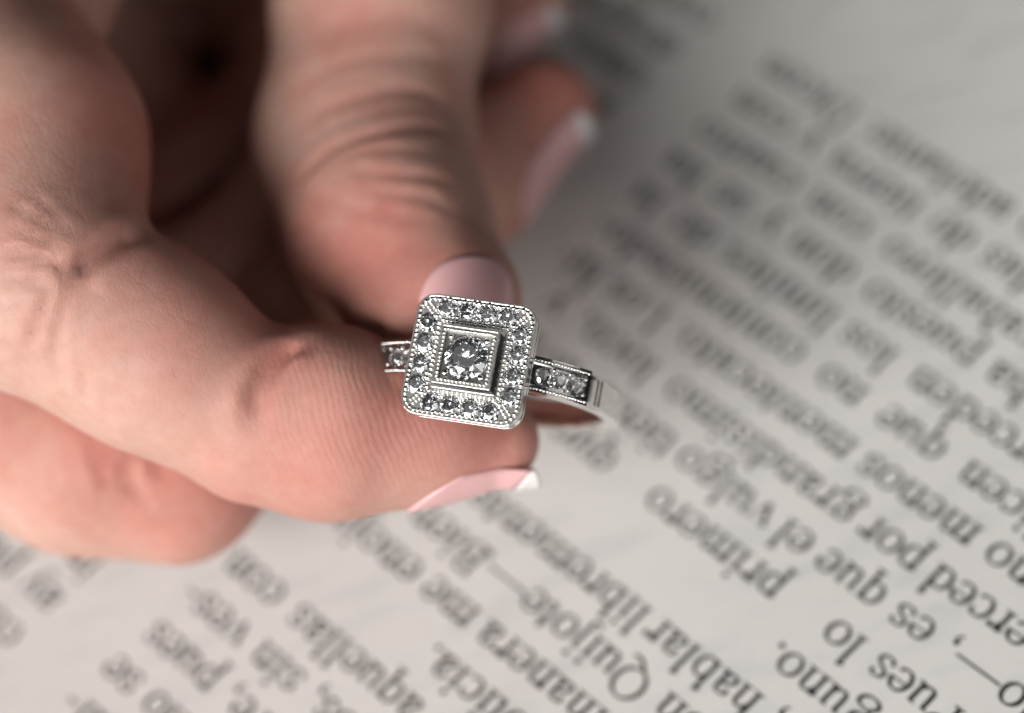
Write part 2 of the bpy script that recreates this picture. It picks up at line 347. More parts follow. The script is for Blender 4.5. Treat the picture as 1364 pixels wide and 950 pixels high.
# each line: index, then words; a number after a word fixes where its middle stands (mm from the right margin)
LINES = [
 (-11, ['buena', 'gana,', 'señor', 'mío', -4.0]), (-10, ['—respondió', 'Sancho—,', 'con', 'condi-', -6.2]),
 (-9, ['ción', 'que', 'vuestra', 'merced', 'no', 'se', -2.2]),
 (-8, ['ha', 'de', 'enojar', 'de', 'lo', 'que', 'dijere,', 'pues', -4.9]),
 (-7, ['quiere', 'que', 'lo', 'diga', 'en', 'cueros,', 'sin', -12.2, 'ves-', -4.0]),
 (-6, ['tirlo', 'de', 'otras', 'ropas', 'de', 'aquellas', -17.0, 'con', -3.9]),
 (-5, ['que', 'llegaron', 'a', 'mi', 'noticia.', -28.2]),
 (-4, ['—En', 'ninguna', 'manera', -30.2, 'me', -19.1, 'enojaré', -7.9]),
 (-3, ['—respondió', 'don', 'Quijote—.', -28.0, 'Bien', -14.3, 'pue-', -4.5]),
 (-2, ['des,', 'Sancho,', 'hablar', -40.0, 'libremente', -23.0, 'y', -10.5, 'sin', -5]),
 (-1, ['rodeo', 'alguno.', -50.3]),
 (0, ['—Pues', 'lo', -47.2, 'primero', -32.6, 'que', -16.9, 'digo', -6]),
 (1, ['—dijo—,', 'es', -50.5, 'que', -43.8, 'el', -37.5, 'vulgo', -29.5, 'tiene', -18.5, 'a', -10, 'vues-', -4]),
 (2, ['tra', 'merced', -55.5, 'por', -44.3, 'grandísimo', -29.2, 'loco,', -11.8, 'y', -4]),
 (3, ['a', 'mí', 'por', 'no', -53.0, 'menos', -43.0, 'mentecato.', -25.0, 'Los', -9.9, 'hi-', -2.5]),
 (4, ['dalgos', 'dicen', -49.0, 'que', -38.2, 'no', -30.2, 'conteniéndo-', -13.0]),
 (5, ['se', 'vuestra', 'merced', -46.0, 'en', -36.4, 'los', -29.2, 'límites', -18.6, 'de', -8.3, 'la', -2.2]),
 (6, ['hidalguía,', 'se', 'ha', 'puesto', -31.2, 'don', -19.6, 'y', -13.2, 'se', -8.5, 'ha', -2.4]),
 (7, ['arremetido', 'a', 'caballero', -31.8, 'con', -17.4, 'cuatro', -6.2]),
 (8, ['cepas', 'y', 'dos', 'yugadas', 'de', -26.8, 'tierra', -17.6, 'y', -9.6, 'con', -3.6]),
 (9, ['un', 'trapo', 'atrás', 'y', 'otro', 'adelante.', -20.8, 'Dicen', -5.3])]
RIGHT = {-13: 'hidalgos se opusiesen a', -12: 'de sus casas y linajes', -11: 'escuderiles que dan humo', -10: 'con los zapatos y toman',
 -9: 'ay puntos de las medias', -8: 'ir negras con seda verde', -7: 'Eso dijo don Quijote', -6: 'no tiene que ver con', -5: 'el que ando siempre', -4: 'bien vestido y jamás',
 -3: 'remendado roto bien', -2: 'podría ser y el roto', -1: 'más de las armas que', 0: 'del tiempo en lo que', 1: 'toca prosiguió a la', 2: 'valentía cortesía y',
 3: 'hazañas y asunto de', 4: 'merced hay diferentes', 5: 'opiniones unos dicen', 6: 'loco pero gracioso', 7: 'otros valiente pero', 8: 'desgraciado otros', 9: 'cortés y por aquí van'}
def build_text():
    lev = [0]
    for idx, ws in LINES:
        items = []
        for w in ws:
            if isinstance(w, str): items.append([w, None])
            else: items[-1][1] = w
        pos = [None]*len(items); nxt = None
        for k in range(len(items)-1, -1, -1):
            w, c = items[k]; L = wlen(w)
            if c is not None: pos[k] = c-L/2
            else: pos[k] = nxt-1.35-L
            nxt = pos[k]
        V, F = [], []
        for (w, c), u0 in zip(items, pos):
            put_word(w, u0, idx*PITCH+0.05, V, F, lev)
        o = mesh_obj('text_line', V, F, M_INK, book)
    for idx, t in RIGHT.items():
        V, F = [], []; u = 7.9
        for w in t.split():
            u = put_word(w, u, idx*PITCH+0.7, V, F, lev)+1.3
        mesh_obj('text_line', V, F, M_INK, book)
build_text()

# ------------------------------------------------------------------ the hand: one skin grown over its bones
def P_(px, py, Z, r): return (*cam_pt(px, py, Z), r)
THUMB = [P_(560, -620, 296, 13.2), P_(520, -300, 282, 10.2), P_(509, 0, 271.5, 8.8), P_(485, 185, 267, 8.65), P_(514, 300, 260, 7.9), P_(592, 402, 252.5, 6.3)]
INDEX_A = [P_(-400, -420, 296, 11.5), P_(-75, 20, 263, 9.6), P_(18, 195, 254.5, 10.4), P_(52, 365, 246.5, 9.0)]
INDEX_B = [P_(52, 380, 246.5, 8.8), P_(200, 465, 246, 7.5), P_(335, 552, 246.5, 6.7)]
INDEX_C = [P_(350, 552, 246.5, 7.2), P_(440, 568, 246.5, 6.9), P_(560, 576, 247.5, 5.2), P_(657, 586, 248.5, 3.7)]
MIDDLE = [P_(-430, -350, 306, 11.5), P_(-70, 535, 265.5, 8.9), P_(110, 600, 258.5, 8.1), P_(232, 630, 259, 7.3)]
MIDDLE2 = [P_(232, 630, 259, 7.2), P_(420, 440, 269, 6.6), P_(622, 236, 277, 6.1), P_(722, 146, 279.5, 4.8)]
RINGF = [P_(-400, -250, 320, 11.5), P_(20, 450, 275.5, 7.6), P_(300, 385, 278.5, 6.4), P_(560, 80, 288, 5.9), P_(695, -8, 290, 4.5)]
PALM = [P_(-420, -420, 292, 16), P_(40, -420, 318, 22), P_(480, -640, 306, 16)]
PALM2 = [P_(-450, 120, 300, 15), P_(40, -330, 322, 20)]
PALM3 = [P_(60, -420, 318, 22), P_(120, -1100, 312, 24)]
PALM4 = [P_(-60, -200, 306, 10), P_(140, 60, 301, 6), P_(250, 230, 293, 5.5)]
PALM5 = [P_(120, -330, 305, 13), P_(330, -60, 304, 7), P_(430, 150, 294, 5.5)]
WEB2 = [P_(-260, -280, 282, 10), P_(140, -230, 286, 9.5), P_(500, -320, 284, 10)]
FILL1 = [P_(-330, -300, 300, 10), P_(-150, 60, 280, 9), P_(-30, 400, 263, 7)]  # added unseen filler between index and middle finger, blocks light into the gap
FILL2 = [P_(-380, -260, 314, 10), P_(-170, 160, 293, 9), P_(-40, 470, 272, 6)]  # same unseen light-blocking filler, between middle and ring finger
PINKY = [P_(-380, -150, 330, 10), P_(-60, 400, 283, 6.4), P_(180, 330, 287, 5.4), P_(480, 30, 294, 5.0)]
WEB = [P_(-60, -260, 276, 9.0), P_(48, -20, 266, 6.2), P_(40, 60, 265, 5.6)]
def round_cone(p, a, b, r1, r2):
    ba = b-a; l2 = ba@ba; rr = r1-r2; a2 = l2-rr*rr; il2 = 1.0/l2
    pa = p-a; y = pa@ba; z = y-l2
    d = pa*l2-np.outer(y, ba); x2 = np.einsum('ij,ij->i', d, d)
    y2 = y*y*l2; z2 = z*z*l2
    k = np.sign(rr)*rr*rr*x2
    out = (np.sqrt(np.maximum(x2*a2*il2, 0))+y*rr)*il2-r1
    c1 = np.sign(z)*a2*z2 > k; c2 = np.sign(y)*a2*y2 < k
    out = np.where(c2, np.sqrt(x2+y2)*il2-r1, out)
    out = np.where(c1, np.sqrt(x2+z2)*il2-r2, out)
    return out
def smin(a, b, k):
    h = np.maximum(k-np.abs(a-b), 0)/k
    return np.minimum(a, b)-h*h*k*0.25
def chain(p, pts, k):
    d = None
    for s, e in zip(pts[:-1], pts[1:]):
        q = round_cone(p, np.array(s[:3]), np.array(e[:3]), s[3], e[3])
        d = q if d is None else smin(d, q, k)
    return d
def ellipsoid(p, c, r):
    q = (p-np.array(c)); k0 = np.linalg.norm(q/np.array(r), axis=1); k1 = np.linalg.norm(q/np.array(r)**2, axis=1)
    return k0*(k0-1)/np.maximum(k1, 1e-9)
def hand_sdf(p):
    th = chain(p, THUMB, 4.0)
    th = smin(th, ellipsoid(p, cam_pt(560, 440, 252.5), (5.6, 4.2, 5.5)), 3.5)        # thumb pulp
    ia = chain(p, INDEX_A, 3.0)
    ib = chain(p, INDEX_B, 3.0)
    ic = chain(p, INDEX_C, 3.0)
    ic = smin(ic, ellipsoid(p, cam_pt(443, 522, 246.3), (5.4, 4.8, 7.0)), 2.2)         # finger pulp
    ix = smin(smin(ia, ib, 1.6), ic, 0.9)
    mi = smin(chain(p, MIDDLE, 3.5), chain(p, MIDDLE2, 3.0), 2.0)
    rf = chain(p, RINGF, 3.0)
    pl = smin(chain(p, PALM4, 5.0), chain(p, PALM5, 5.0), 5.0)
    pl = smin(smin(smin(pl, chain(p, PALM, 10.0), 8.0), chain(p, PALM2, 10.0), 10.0), chain(p, PALM3, 10.0), 12.0)
    d = smin(ix, smin(chain(p, WEB, 4.0), chain(p, WEB2, 4.0), 6.0), 1.6)
    d = smin(d, th, 0.5); d = smin(d, mi, 0.7); d = smin(d, rf, 0.6)
    fl = np.minimum(np.minimum(chain(p, FILL1, 3.0), chain(p, FILL2, 3.0)), chain(p, PINKY, 3.0))
    return smin(smin(d, fl, 1.0), pl, 5.0)
def sdf_big(p, chunk=200000):
    return np.concatenate([hand_sdf(p[i:i+chunk]) for i in range(0, len(p), chunk)])
def grad(p, e=0.05):
    g = np.empty_like(p)
    for k in range(3):
        d = np.zeros(3); d[k] = e
        g[:, k] = (sdf_big(p+d)-sdf_big(p-d))/(2*e)
    return g
def trace(pts):
    r = np.array([cam_pt(x, y, 1.0) for x, y in pts]); t = np.full(len(r), 200.0)
    for _ in range(60):
        d = hand_sdf(r*t[:, None]); t = np.minimum(t+np.where(d < 0.01, 0, d*0.9), 340)
        if (d < 0.02).all(): break
    return r*t[:, None]
CREASES = [  # pixel polyline on the skin, depth, half width (mm)
 ([(392, 246), (406, 230), (446, 196), (499, 178), (547, 169), (587, 173), (612, 188)], 0.42, 0.55),
 ([(388, 177), (433, 146), (486, 128), (530, 119), (574, 128), (609, 150)], 0.26, 0.55),
 ([(468, 217), (486, 229), (530, 233), (574, 237), (607, 244)], 0.26, 0.5),
 ([(477, 247), (521, 259), (565, 264), (612, 285)], 0.18, 0.55),
 ([(402, 110), (455, 84), (512, 75), (565, 75), (609, 88)], 0.22, 0.6),
 ([(388, 247), (446, 272), (512, 285), (565, 290)], 0.16, 0.6),
 ([(440, 215), (490, 201), (540, 199), (590, 207)], 0.2, 0.4),
 ([(420, 40), (480, 25), (540, 22), (600, 35)], 0.12, 0.8),
 ([(98, 368), (112, 354), (131, 339), (165, 318), (196, 302)], 0.72, 0.78),
 ([(0, 334), (39, 339), (77, 353), (92, 366)], 0.22, 0.4),
 ([(30, 474), (45, 445), (53, 426), (63, 397), (58, 372)], 0.26, 0.4),
 ([(73, 505), (76, 460), (80, 421), (92, 385)], 0.24, 0.4),
 ([(110, 528), (113, 500), (112, 470)], 0.16, 0.4),
 ([(0, 374), (30, 372), (60, 380)], 0.2, 0.35), ([(0, 420), (26, 400), (48, 376), (52, 345)], 0.16, 0.35),
 ([(10, 300), (40, 318), (75, 330), (105, 350)], 0.12, 0.35), ([(0, 265), (40, 285), (85, 318)], 0.1, 0.35),
 ([(30, 250), (65, 280), (100, 318)], 0.1, 0.35), ([(0, 460), (20, 455), (40, 462)], 0.14, 0.35),
 ([(334, 560), (338, 540), (343, 520), (360, 492), (384, 466), (402, 456)], 0.72, 0.75),
 ([(126, 588), (136, 629), (150, 658)], 0.26, 0.6), ([(168, 606), (174, 639), (192, 668)], 0.32, 0.55), ([(200, 605), (218, 640)], 0.22, 0.55),
 ([(145, 590), (156, 630), (170, 665)], 0.2, 0.5)]
def surface_nets(h=0.6):
    lo = np.array([-62.0, -72.0, 228.0]); hi = np.array([20.0, 26.0, 342.0])
    B = 5; n = np.ceil((hi-lo)/h/B).astype(int)*B+1
    nb = (n-1)//B
    ci = np.stack(np.meshgrid(*[np.arange(k) for k in nb], indexing='ij'), -1).reshape(-1, 3)
    cc = lo+(ci+0.5)*B*h
    cd = sdf_big(cc)
    Fd = np.where(np.repeat(np.repeat(np.repeat(cd.reshape(nb), B, 0), B, 1), B, 2) > 0, 9.0, -9.0).astype(np.float32)
    F = np.full(n, 9.0, np.float32); F[:-1, :-1, :-1] = Fd
    act = ci[np.abs(cd) < B*h*0.5*1.75+0.8]
    loc = np.stack(np.meshgrid(*[np.arange(B+1)]*3, indexing='ij'), -1).reshape(-1, 3)
    gi = (act[:, None, :]*B+loc[None]).reshape(-1, 3)
    key = np.unique(gi[:, 0]*(n[1]*n[2])+gi[:, 1]*n[2]+gi[:, 2])
    F.reshape(-1)[key] = sdf_big(lo+np.stack(np.unravel_index(key, n), -1)*h)
    for ax in range(3):                        # close the surface where it leaves the box
        sl = [slice(None)]*3
        for e in (0, -1):
            sl[ax] = e; F[tuple(sl)] = np.maximum(F[tuple(sl)], 0.5)
    S = F < 0
    corners = [(i, j, k) for i in (0, 1) for j in (0, 1) for k in (0, 1)]
    sub = lambda A, c: A[c[0]:A.shape[0]-1+c[0], c[1]:A.shape[1]-1+c[1], c[2]:A.shape[2]-1+c[2]]
    cnt = sum(sub(S, c).astype(np.int8) for c in corners)
    cells = np.argwhere((cnt > 0) & (cnt < 8))
    vid = -np.ones(np.array(F.shape)-1, np.int32); vid[tuple(cells.T)] = np.arange(len(cells))
    acc = np.zeros((len(cells), 3)); num = np.zeros(len(cells))
    for a in corners:
        for ax in range(3):
            if a[ax]: continue
            b = list(a); b[ax] = 1
            fa = F[tuple((cells+a).T)]; fb = F[tuple((cells+b).T)]
            m = (fa < 0) != (fb < 0)
            t = fa[m]/(fa[m]-fb[m]); q = np.array(a)+np.outer(t, np.eye(3)[ax])
            acc[m] += q; num[m] += 1
    V = lo+(cells+acc/num[:, None])*h
    quads = []
    for ax in range(3):
        o1, o2 = (ax+1) % 3, (ax+2) % 3
        sl0 = [slice(1, -1)]*3; sl1 = [slice(1, -1)]*3
        sl0[ax] = slice(0, -1); sl1[ax] = slice(1, None)
        s0, s1 = S[tuple(sl0)], S[tuple(sl1)]
        e = np.argwhere(s0 != s1); flip = s0[tuple(e.T)]
        off = np.ones(3, int); off[ax] = 0; e = e+off
        d1, d2 = np.zeros(3, int), np.zeros(3, int); d1[o1] = 1; d2[o2] = 1
        q = np.stack([vid[tuple((e-d1-d2).T)], vid[tuple((e-d2).T)], vid[tuple(e.T)], vid[tuple((e-d1).T)]], 1)
        q[~flip] = q[~flip][:, ::-1]
        quads.append(q)
    Q = np.concatenate(quads); Q = Q[(Q >= 0).all(1)]
    return V, Q, lo, hi
HAND_BASE = to_world(cam_pt(350, 552, 246.5))
def build_hand():
    V, Q, lo, hi = surface_nets()
    inner = ((V > lo+1.2) & (V < hi-1.2)).all(1)
    for _ in range(2):
        idx = np.where(inner)[0]; p = V[idx]
        f = sdf_big(p); g = grad(p); g2 = np.maximum((g*g).sum(1), 0.25)
        V[idx] = p-np.clip(f/g2, -0.4, 0.4)[:, None]*g
    N = grad(V); N /= np.maximum(np.linalg.norm(N, axis=1, keepdims=True), 1e-9)
    disp = np.zeros(len(V)); flush = np.zeros(len(V))
    for ci, (poly, dep, w) in enumerate(CREASES):
        if ci < 8: dep *= 0.48
        pts = trace(crom(poly, 6))
        lo_, hi_ = pts.min(0)-4*w, pts.max(0)+4*w
        idx = np.where(((V > lo_) & (V < hi_)).all(1))[0]
        if not len(idx): continue
        p = V[idx]; best = np.full(len(idx), 1e9); tt = np.zeros(len(idx))
        for k in range(len(pts)-1):
            a, b = pts[k], pts[k+1]; ab = b-a; l2 = max(ab@ab, 1e-9)
            if l2 > 9: continue
            t = np.clip((p-a)@ab/l2, 0, 1); d = np.linalg.norm(p-a-np.outer(t, ab), axis=1)
            m = d < best; best[m] = d[m]; tt[m] = (k+t[m])/(len(pts)-1)
        fade = np.clip(np.minimum(tt, 1-tt)*5, 0.15, 1)
        disp[idx] += fade*dep*(-np.exp(-(best/w)**2)+0.45*np.exp(-((best-2.1*w)/(1.1*w))**2))
        flush[idx] += fade*min(dep*0.4, 0.22)*np.exp(-(best/(w*1.5))**2)
    # low unevenness of living skin
    wob = (np.sin(V[:, 0]/2.3+1.1)*np.sin(V[:, 1]/2.9+0.4)*np.sin(V[:, 2]/3.1)+0.5*np.sin(V[:, 0]/1.1+V[:, 1]/1.3))
    disp += 0.05*wob
    V = V+N*disp[:, None]
    for (px, py, Z, r, a) in ((345, 520, 240, 6.5, 0.15), (130, 350, 242, 5.5, 0.55), (620, 600, 246, 9, 0.45), (520, 400, 250, 9, 0.62),
                              (150, 150, 250, 7, 0.25), (250, 650, 252, 7, 0.25), (720, 150, 276, 12, 0.3), (700, 20, 286, 11, 0.3), (350, 440, 244, 6, 0.3), (90, 600, 250, 9, 0.15)):
        d = np.linalg.norm(V-cam_pt(px, py, Z), axis=1); flush += a*np.exp(-(d/r)**2)
    flush = np.clip(flush, 0, 1)
    o = mesh_obj('hand', to_world(V), Q, M_SKIN, None, HAND_BASE, smooth=True)
    o.location = Vector(HAND_BASE)*MM
    a = o.data.attributes.new('flush', 'FLOAT', 'POINT'); a.data.foreach_set('value', flush.astype(np.float32))
    ridge = np.zeros(len(V))
    for (px, py, Z, r) in ((440, 540, 240, 6.0), (540, 560, 243, 5.0), (480, 420, 248, 5.0)):
        ridge += np.exp(-(np.linalg.norm(V-cam_pt(px, py, Z), axis=1)/r)**2)
    a = o.data.attributes.new('ridge', 'FLOAT', 'POINT'); a.data.foreach_set('value', np.clip(ridge, 0, 1).astype(np.float32))
    o['label'] = 'bare hand with pale pink nails pinching the ring between thumb and forefinger'
    o['category'] = 'hand'
    return o
hand = build_hand()

def unit(v): v = np.asarray(v, float); return v/np.linalg.norm(v)
def nail(label, origin, t, m, L, Lfree, phimax, taper=0.10, proud=0.04):
    """origin: on the bone axis under the cuticle; t to the tip, m out of the nail (camera axes)"""
    t = unit(t); m = unit(np.asarray(m, float)-t*np.dot(m, t)); b = np.cross(t, m)
    ph = np.linspace(-phimax, phimax, 17)
    # read the finger's surface under the nail, then smooth it with a low polynomial
    sf = [(q, f) for q in np.linspace(0.0, L*0.8, 7) for f in ph[::2]]
    A = np.array([[1, q, q*q, f, f*f, q*f] for q, f in sf])
    org = np.array([origin+t*q for q, f in sf]); dr = np.array([math.cos(f)*m+math.sin(f)*b for q, f in sf])
    y = np.full(len(sf), 1.0)
    for _ in range(30):
        y += np.maximum(-hand_sdf(org+dr*y[:, None]), 0)*0.8
    co = np.linalg.lstsq(A, y, rcond=None)[0]
    def rad(s, f):
        se = min(s, L*0.75)
        r = co@np.array([1, se, se*se, f, f*f, se*f])
        slope = (co[1]+2*co[2]*L*0.75)
        return max(r+max(slope, -0.14)*(s-se), 0.6)+proud
    def grid(s0f, s1f, ns):
        V, F = [], []
        for i in range(ns):
            k = i/(ns-1)
            for f in ph:
                w = f/phimax; s = s0f(w)*(1-k)+s1f(w)*k
                sc = 1-taper*(s/L)**2
                p = origin+t*s+rad(s, f)*(math.cos(f*sc)*m+math.sin(f*sc)*b)
                V.append(p)
        n = len(ph)
        for i in range(ns-1):
            for j in range(n-1):
                F.append((i*n+j, i*n+j+1, (i+1)*n+j+1, (i+1)*n+j))
        return to_world(np.array(V)), F
    cut = lambda w: L*0.42*abs(w)**2.6
    smile = lambda w: L-L*0.06*(1-w*w)+0.4*w*w
    end = lambda w: L+0.45*w*w+Lfree*(1-0.80*w*w)
    V, F = grid(cut, smile, 16)
    o = mesh_obj('fingernail', V, F, M_NAIL, hand, HAND_BASE, smooth=True)
    s = o.modifiers.new('thick', 'SOLIDIFY'); s.thickness = 0.00035; s.offset = 0
    V, F = grid(smile, end, 7)
    e = mesh_obj('nail_free_edge', V, F, M_NAILTIP, o, HAND_BASE, smooth=True)
    s = e.modifiers.new('thick', 'SOLIDIFY'); s.thickness = 0.0005; s.offset = 0
    if label: o['label'] = label
    return o
nail('thumb nail half hidden by the ring', cam_pt(570, 383, 254.5), np.array([0.30, 0.93, -0.18]), np.array([0.40, -0.10, -0.90]), 6.0, 1.0, 0.54)
nail('forefinger nail seen edge-on with white tip', cam_pt(552, 572, 247.5), np.array([0.99, 0.10, 0.07]), np.array([-0.05, 1.0, 0.06]), 9.0, 1.5, 0.98)
nail('middle finger nail behind the thumb, blurred', cam_pt(632, 228, 277), np.array([0.74, -0.66, 0.14]), np.array([0.70, 0.68, -0.25]), 9.3, 1.3, 0.8)
nail('ring finger nail at the top edge', cam_pt(610, 45, 289), np.array([0.80, -0.52, 0.10]), np.array([0.62, 0.72, -0.25]), 7.5, 1.3, 0.8)

# ------------------------------------------------------------------ the ring
RN = unit([-0.20, -0.21, -0.957]); RX = unit(np.array([0.963, 0.138, -0.2316])-RN*np.dot(RN, [0.963, 0.138, -0.2316])); RY = np.cross(RN, RX)
HEAD = cam_pt(624, 479, ZF)
def rw(P):                                     # ring axes (x along the shank, y along the finger, z out of the face) -> world
    P = np.asarray(P, float)
    return to_world(HEAD+P[:, :1]*RX+P[:, 1:2]*RY+P[:, 2:3]*RN)
R_OUT, R_IN, ZC = 10.0, 8.5, -11.3            # band radii and the centre of the finger hole below the face
RING_BASE = rw(np.array([[0, 0, ZC]]))[0]
ring = empty('diamond_ring', RING_BASE)
ring['label'] = 'white gold ring with square diamond halo held between thumb and forefinger'
ring['category'] = 'ring'
def rpart(name, V, F, mat, parent=None, smooth=False, bevel=0):
    o = mesh_obj(name, rw(V), F, mat, parent or ring, RING_BASE, smooth)
    if bevel:
        b = o.modifiers.new('bevel', 'BEVEL'); b.width = bevel*MM; b.segments = 2; b.limit_method = 'ANGLE'
    return o
def rrect(h, rad, n=7):
    pts = []
    for cx, cy, a0 in ((1, 1, 0), (-1, 1, 90), (-1, -1, 180), (1, -1, 270)):
        for a in np.radians(np.linspace(a0, a0+90, n)):
            pts.append((cx*(h-rad)+rad*math.cos(a), cy*(h-rad)+rad*math.sin(a)))
    return np.array(pts)
def slab(outer, z0, z1, holes=()):
    """a plate between z0 and z1 with holes cut through"""
    pts, edges, n0 = [], [], 0
    for loop in [outer]+list(holes):
        k = len(loop); pts += [Vector(p) for p in loop]
        edges += [(n0+i, n0+(i+1) % k) for i in range(k)]; n0 += k
    v, e, f, *_ = delaunay_2d_cdt(pts, edges, [], 0, 1e-5)
    v = np.array([tuple(p) for p in v])
    def inside(p, loop):
        x, y = p; c = False; j = len(loop)-1
        for i in range(len(loop)):
            if (loop[i][1] > y) != (loop[j][1] > y) and x < (loop[j][0]-loop[i][0])*(y-loop[i][1])/(loop[j][1]-loop[i][1])+loop[i][0]: c = not c
            j = i
        return c
    tri = []
    for t in f:
        c = v[list(t)].mean(0)
        if inside(c, outer) and not any(inside(c, h) for h in holes):
            tri.append(t)
    n = len(v); V = np.vstack([np.c_[v, np.full(n, z1)], np.c_[v, np.full(n, z0)]])
    F = []
    ec = {}
    for t in tri:
        a, b, c = t
        if np.cross(v[b]-v[a], v[c]-v[a]) < 0: a, b, c = c, b, a
        F += [(a, b, c), (c+n, b+n, a+n)]
        for s, q in ((a, b), (b, c), (c, a)): ec[(s, q)] = 1
    for (s, q) in ec:
        if (q, s) not in ec: F.append((q, s, s+n, q+n))
    return V, F
def circ(x, y, r, n=20):
    a = np.linspace(0, 2*math.pi, n, endpoint=False); return np.stack([x+r*np.cos(a), y+r*np.sin(a)], 1)
bm = bmesh.new(); bmesh.ops.create_icosphere(bm, subdivisions=2, radius=1.0)
ICO_V = np.array([v.co[:] for v in bm.verts]); ICO_F = [[v.index for v in f.verts] for f in bm.faces]; bm.free()
def beads(name, items, parent, mat=None):
    V, F = [], []
    for (x, y, z, r) in items:
        r *= random.uniform(0.88, 1.1); b = sum(len(a) for a in V)
        V.append(ICO_V*r*np.array([1, 1, 0.85])+np.array([x+random.uniform(-.02, .02), y+random.uniform(-.02, .02), z]))
        F += [[i+b for i in f] for f in ICO_F]
    o = rpart(name, np.vstack(V), F, mat or M_METAL, parent, smooth=True); o['kind'] = 'stuff'
    return o
def along(a, b, step, z, r, ends=True):
    a, b = np.array(a), np.array(b); n = max(2, int(round(np.linalg.norm(b-a)/step))+1)
    return [(*(a+(b-a)*t), z, r) for t in np.linspace(0, 1, n)]
def loop_beads(loop, step, z, r):
    L = np.vstack([loop, loop[:1]]); s = np.r_[0, np.cumsum(np.linalg.norm(np.diff(L, axis=0), axis=1))]
    n = int(s[-1]/step); q = np.linspace(0, s[-1], n, endpoint=False)
    return [(np.interp(t, s, L[:, 0]), np.interp(t, s, L[:, 1]), z, r) for t in q]
def brilliant(R, tilt=(0, 0), turn=0.0):
    V = []
    def circle(n, r, z, off=0): return [(r*math.cos(2*math.pi*(k+off)/n), r*math.sin(2*math.pi*(k+off)/n), z) for k in range(n)]
    V += circle(8, 0.56, 0.30)                 # 0-7 table
    V += circle(8, 0.80, 0.165, 0.5)           # 8-15 crown
    V += circle(16, 1.0, 0.02)                 # 16-31 girdle
    V += circle(16, 1.0, -0.03)                # 32-47
    V += circle(8, 0.42, -0.49, 0.5)           # 48-55
    V += [(0, 0, -0.86)]                       # 56
    F = [tuple(range(8))]
    for k in range(8):
        k1 = (k+1) % 8
        F.append((k, 8+k, k1))                                                    # star
        F.append((k1, 8+k, 16+(2*k+2) % 16, 8+k1))                                # kite
        F.append((8+k, 16+2*k, 16+2*k+1)); F.append((8+k, 16+2*k+1, 16+(2*k+2) % 16))
        g0, g1, g2 = 32+2*k, 32+2*k+1, 32+(2*k+2) % 16
        F.append((g1, g0, 48+k)); F.append((g2, g1, 48+k))
        F.append((48+k, 56, 48+k1, g2))
    for k in range(16): F.append((16+k, 32+k, 32+(k+1) % 16, 16+(k+1) % 16))
    V = np.array(V)
    c, s = math.cos(turn), math.sin(turn)
    V = V @ np.array([[c, s, 0], [-s, c, 0], [0, 0, 1]])
    rx, ry = tilt
    V = V @ np.array([[1, 0, 0], [0, math.cos(rx), math.sin(rx)], [0, -math.sin(rx), math.cos(rx)]])
    V = V @ np.array([[math.cos(ry), 0, -math.sin(ry)], [0, 1, 0], [math.sin(ry), 0, math.cos(ry)]])
    return V*R, F
def fix_normals(o):
    b = bmesh.new(); b.from_mesh(o.data); bmesh.ops.recalc_face_normals(b, faces=b.faces); b.to_mesh(o.data); b.free()

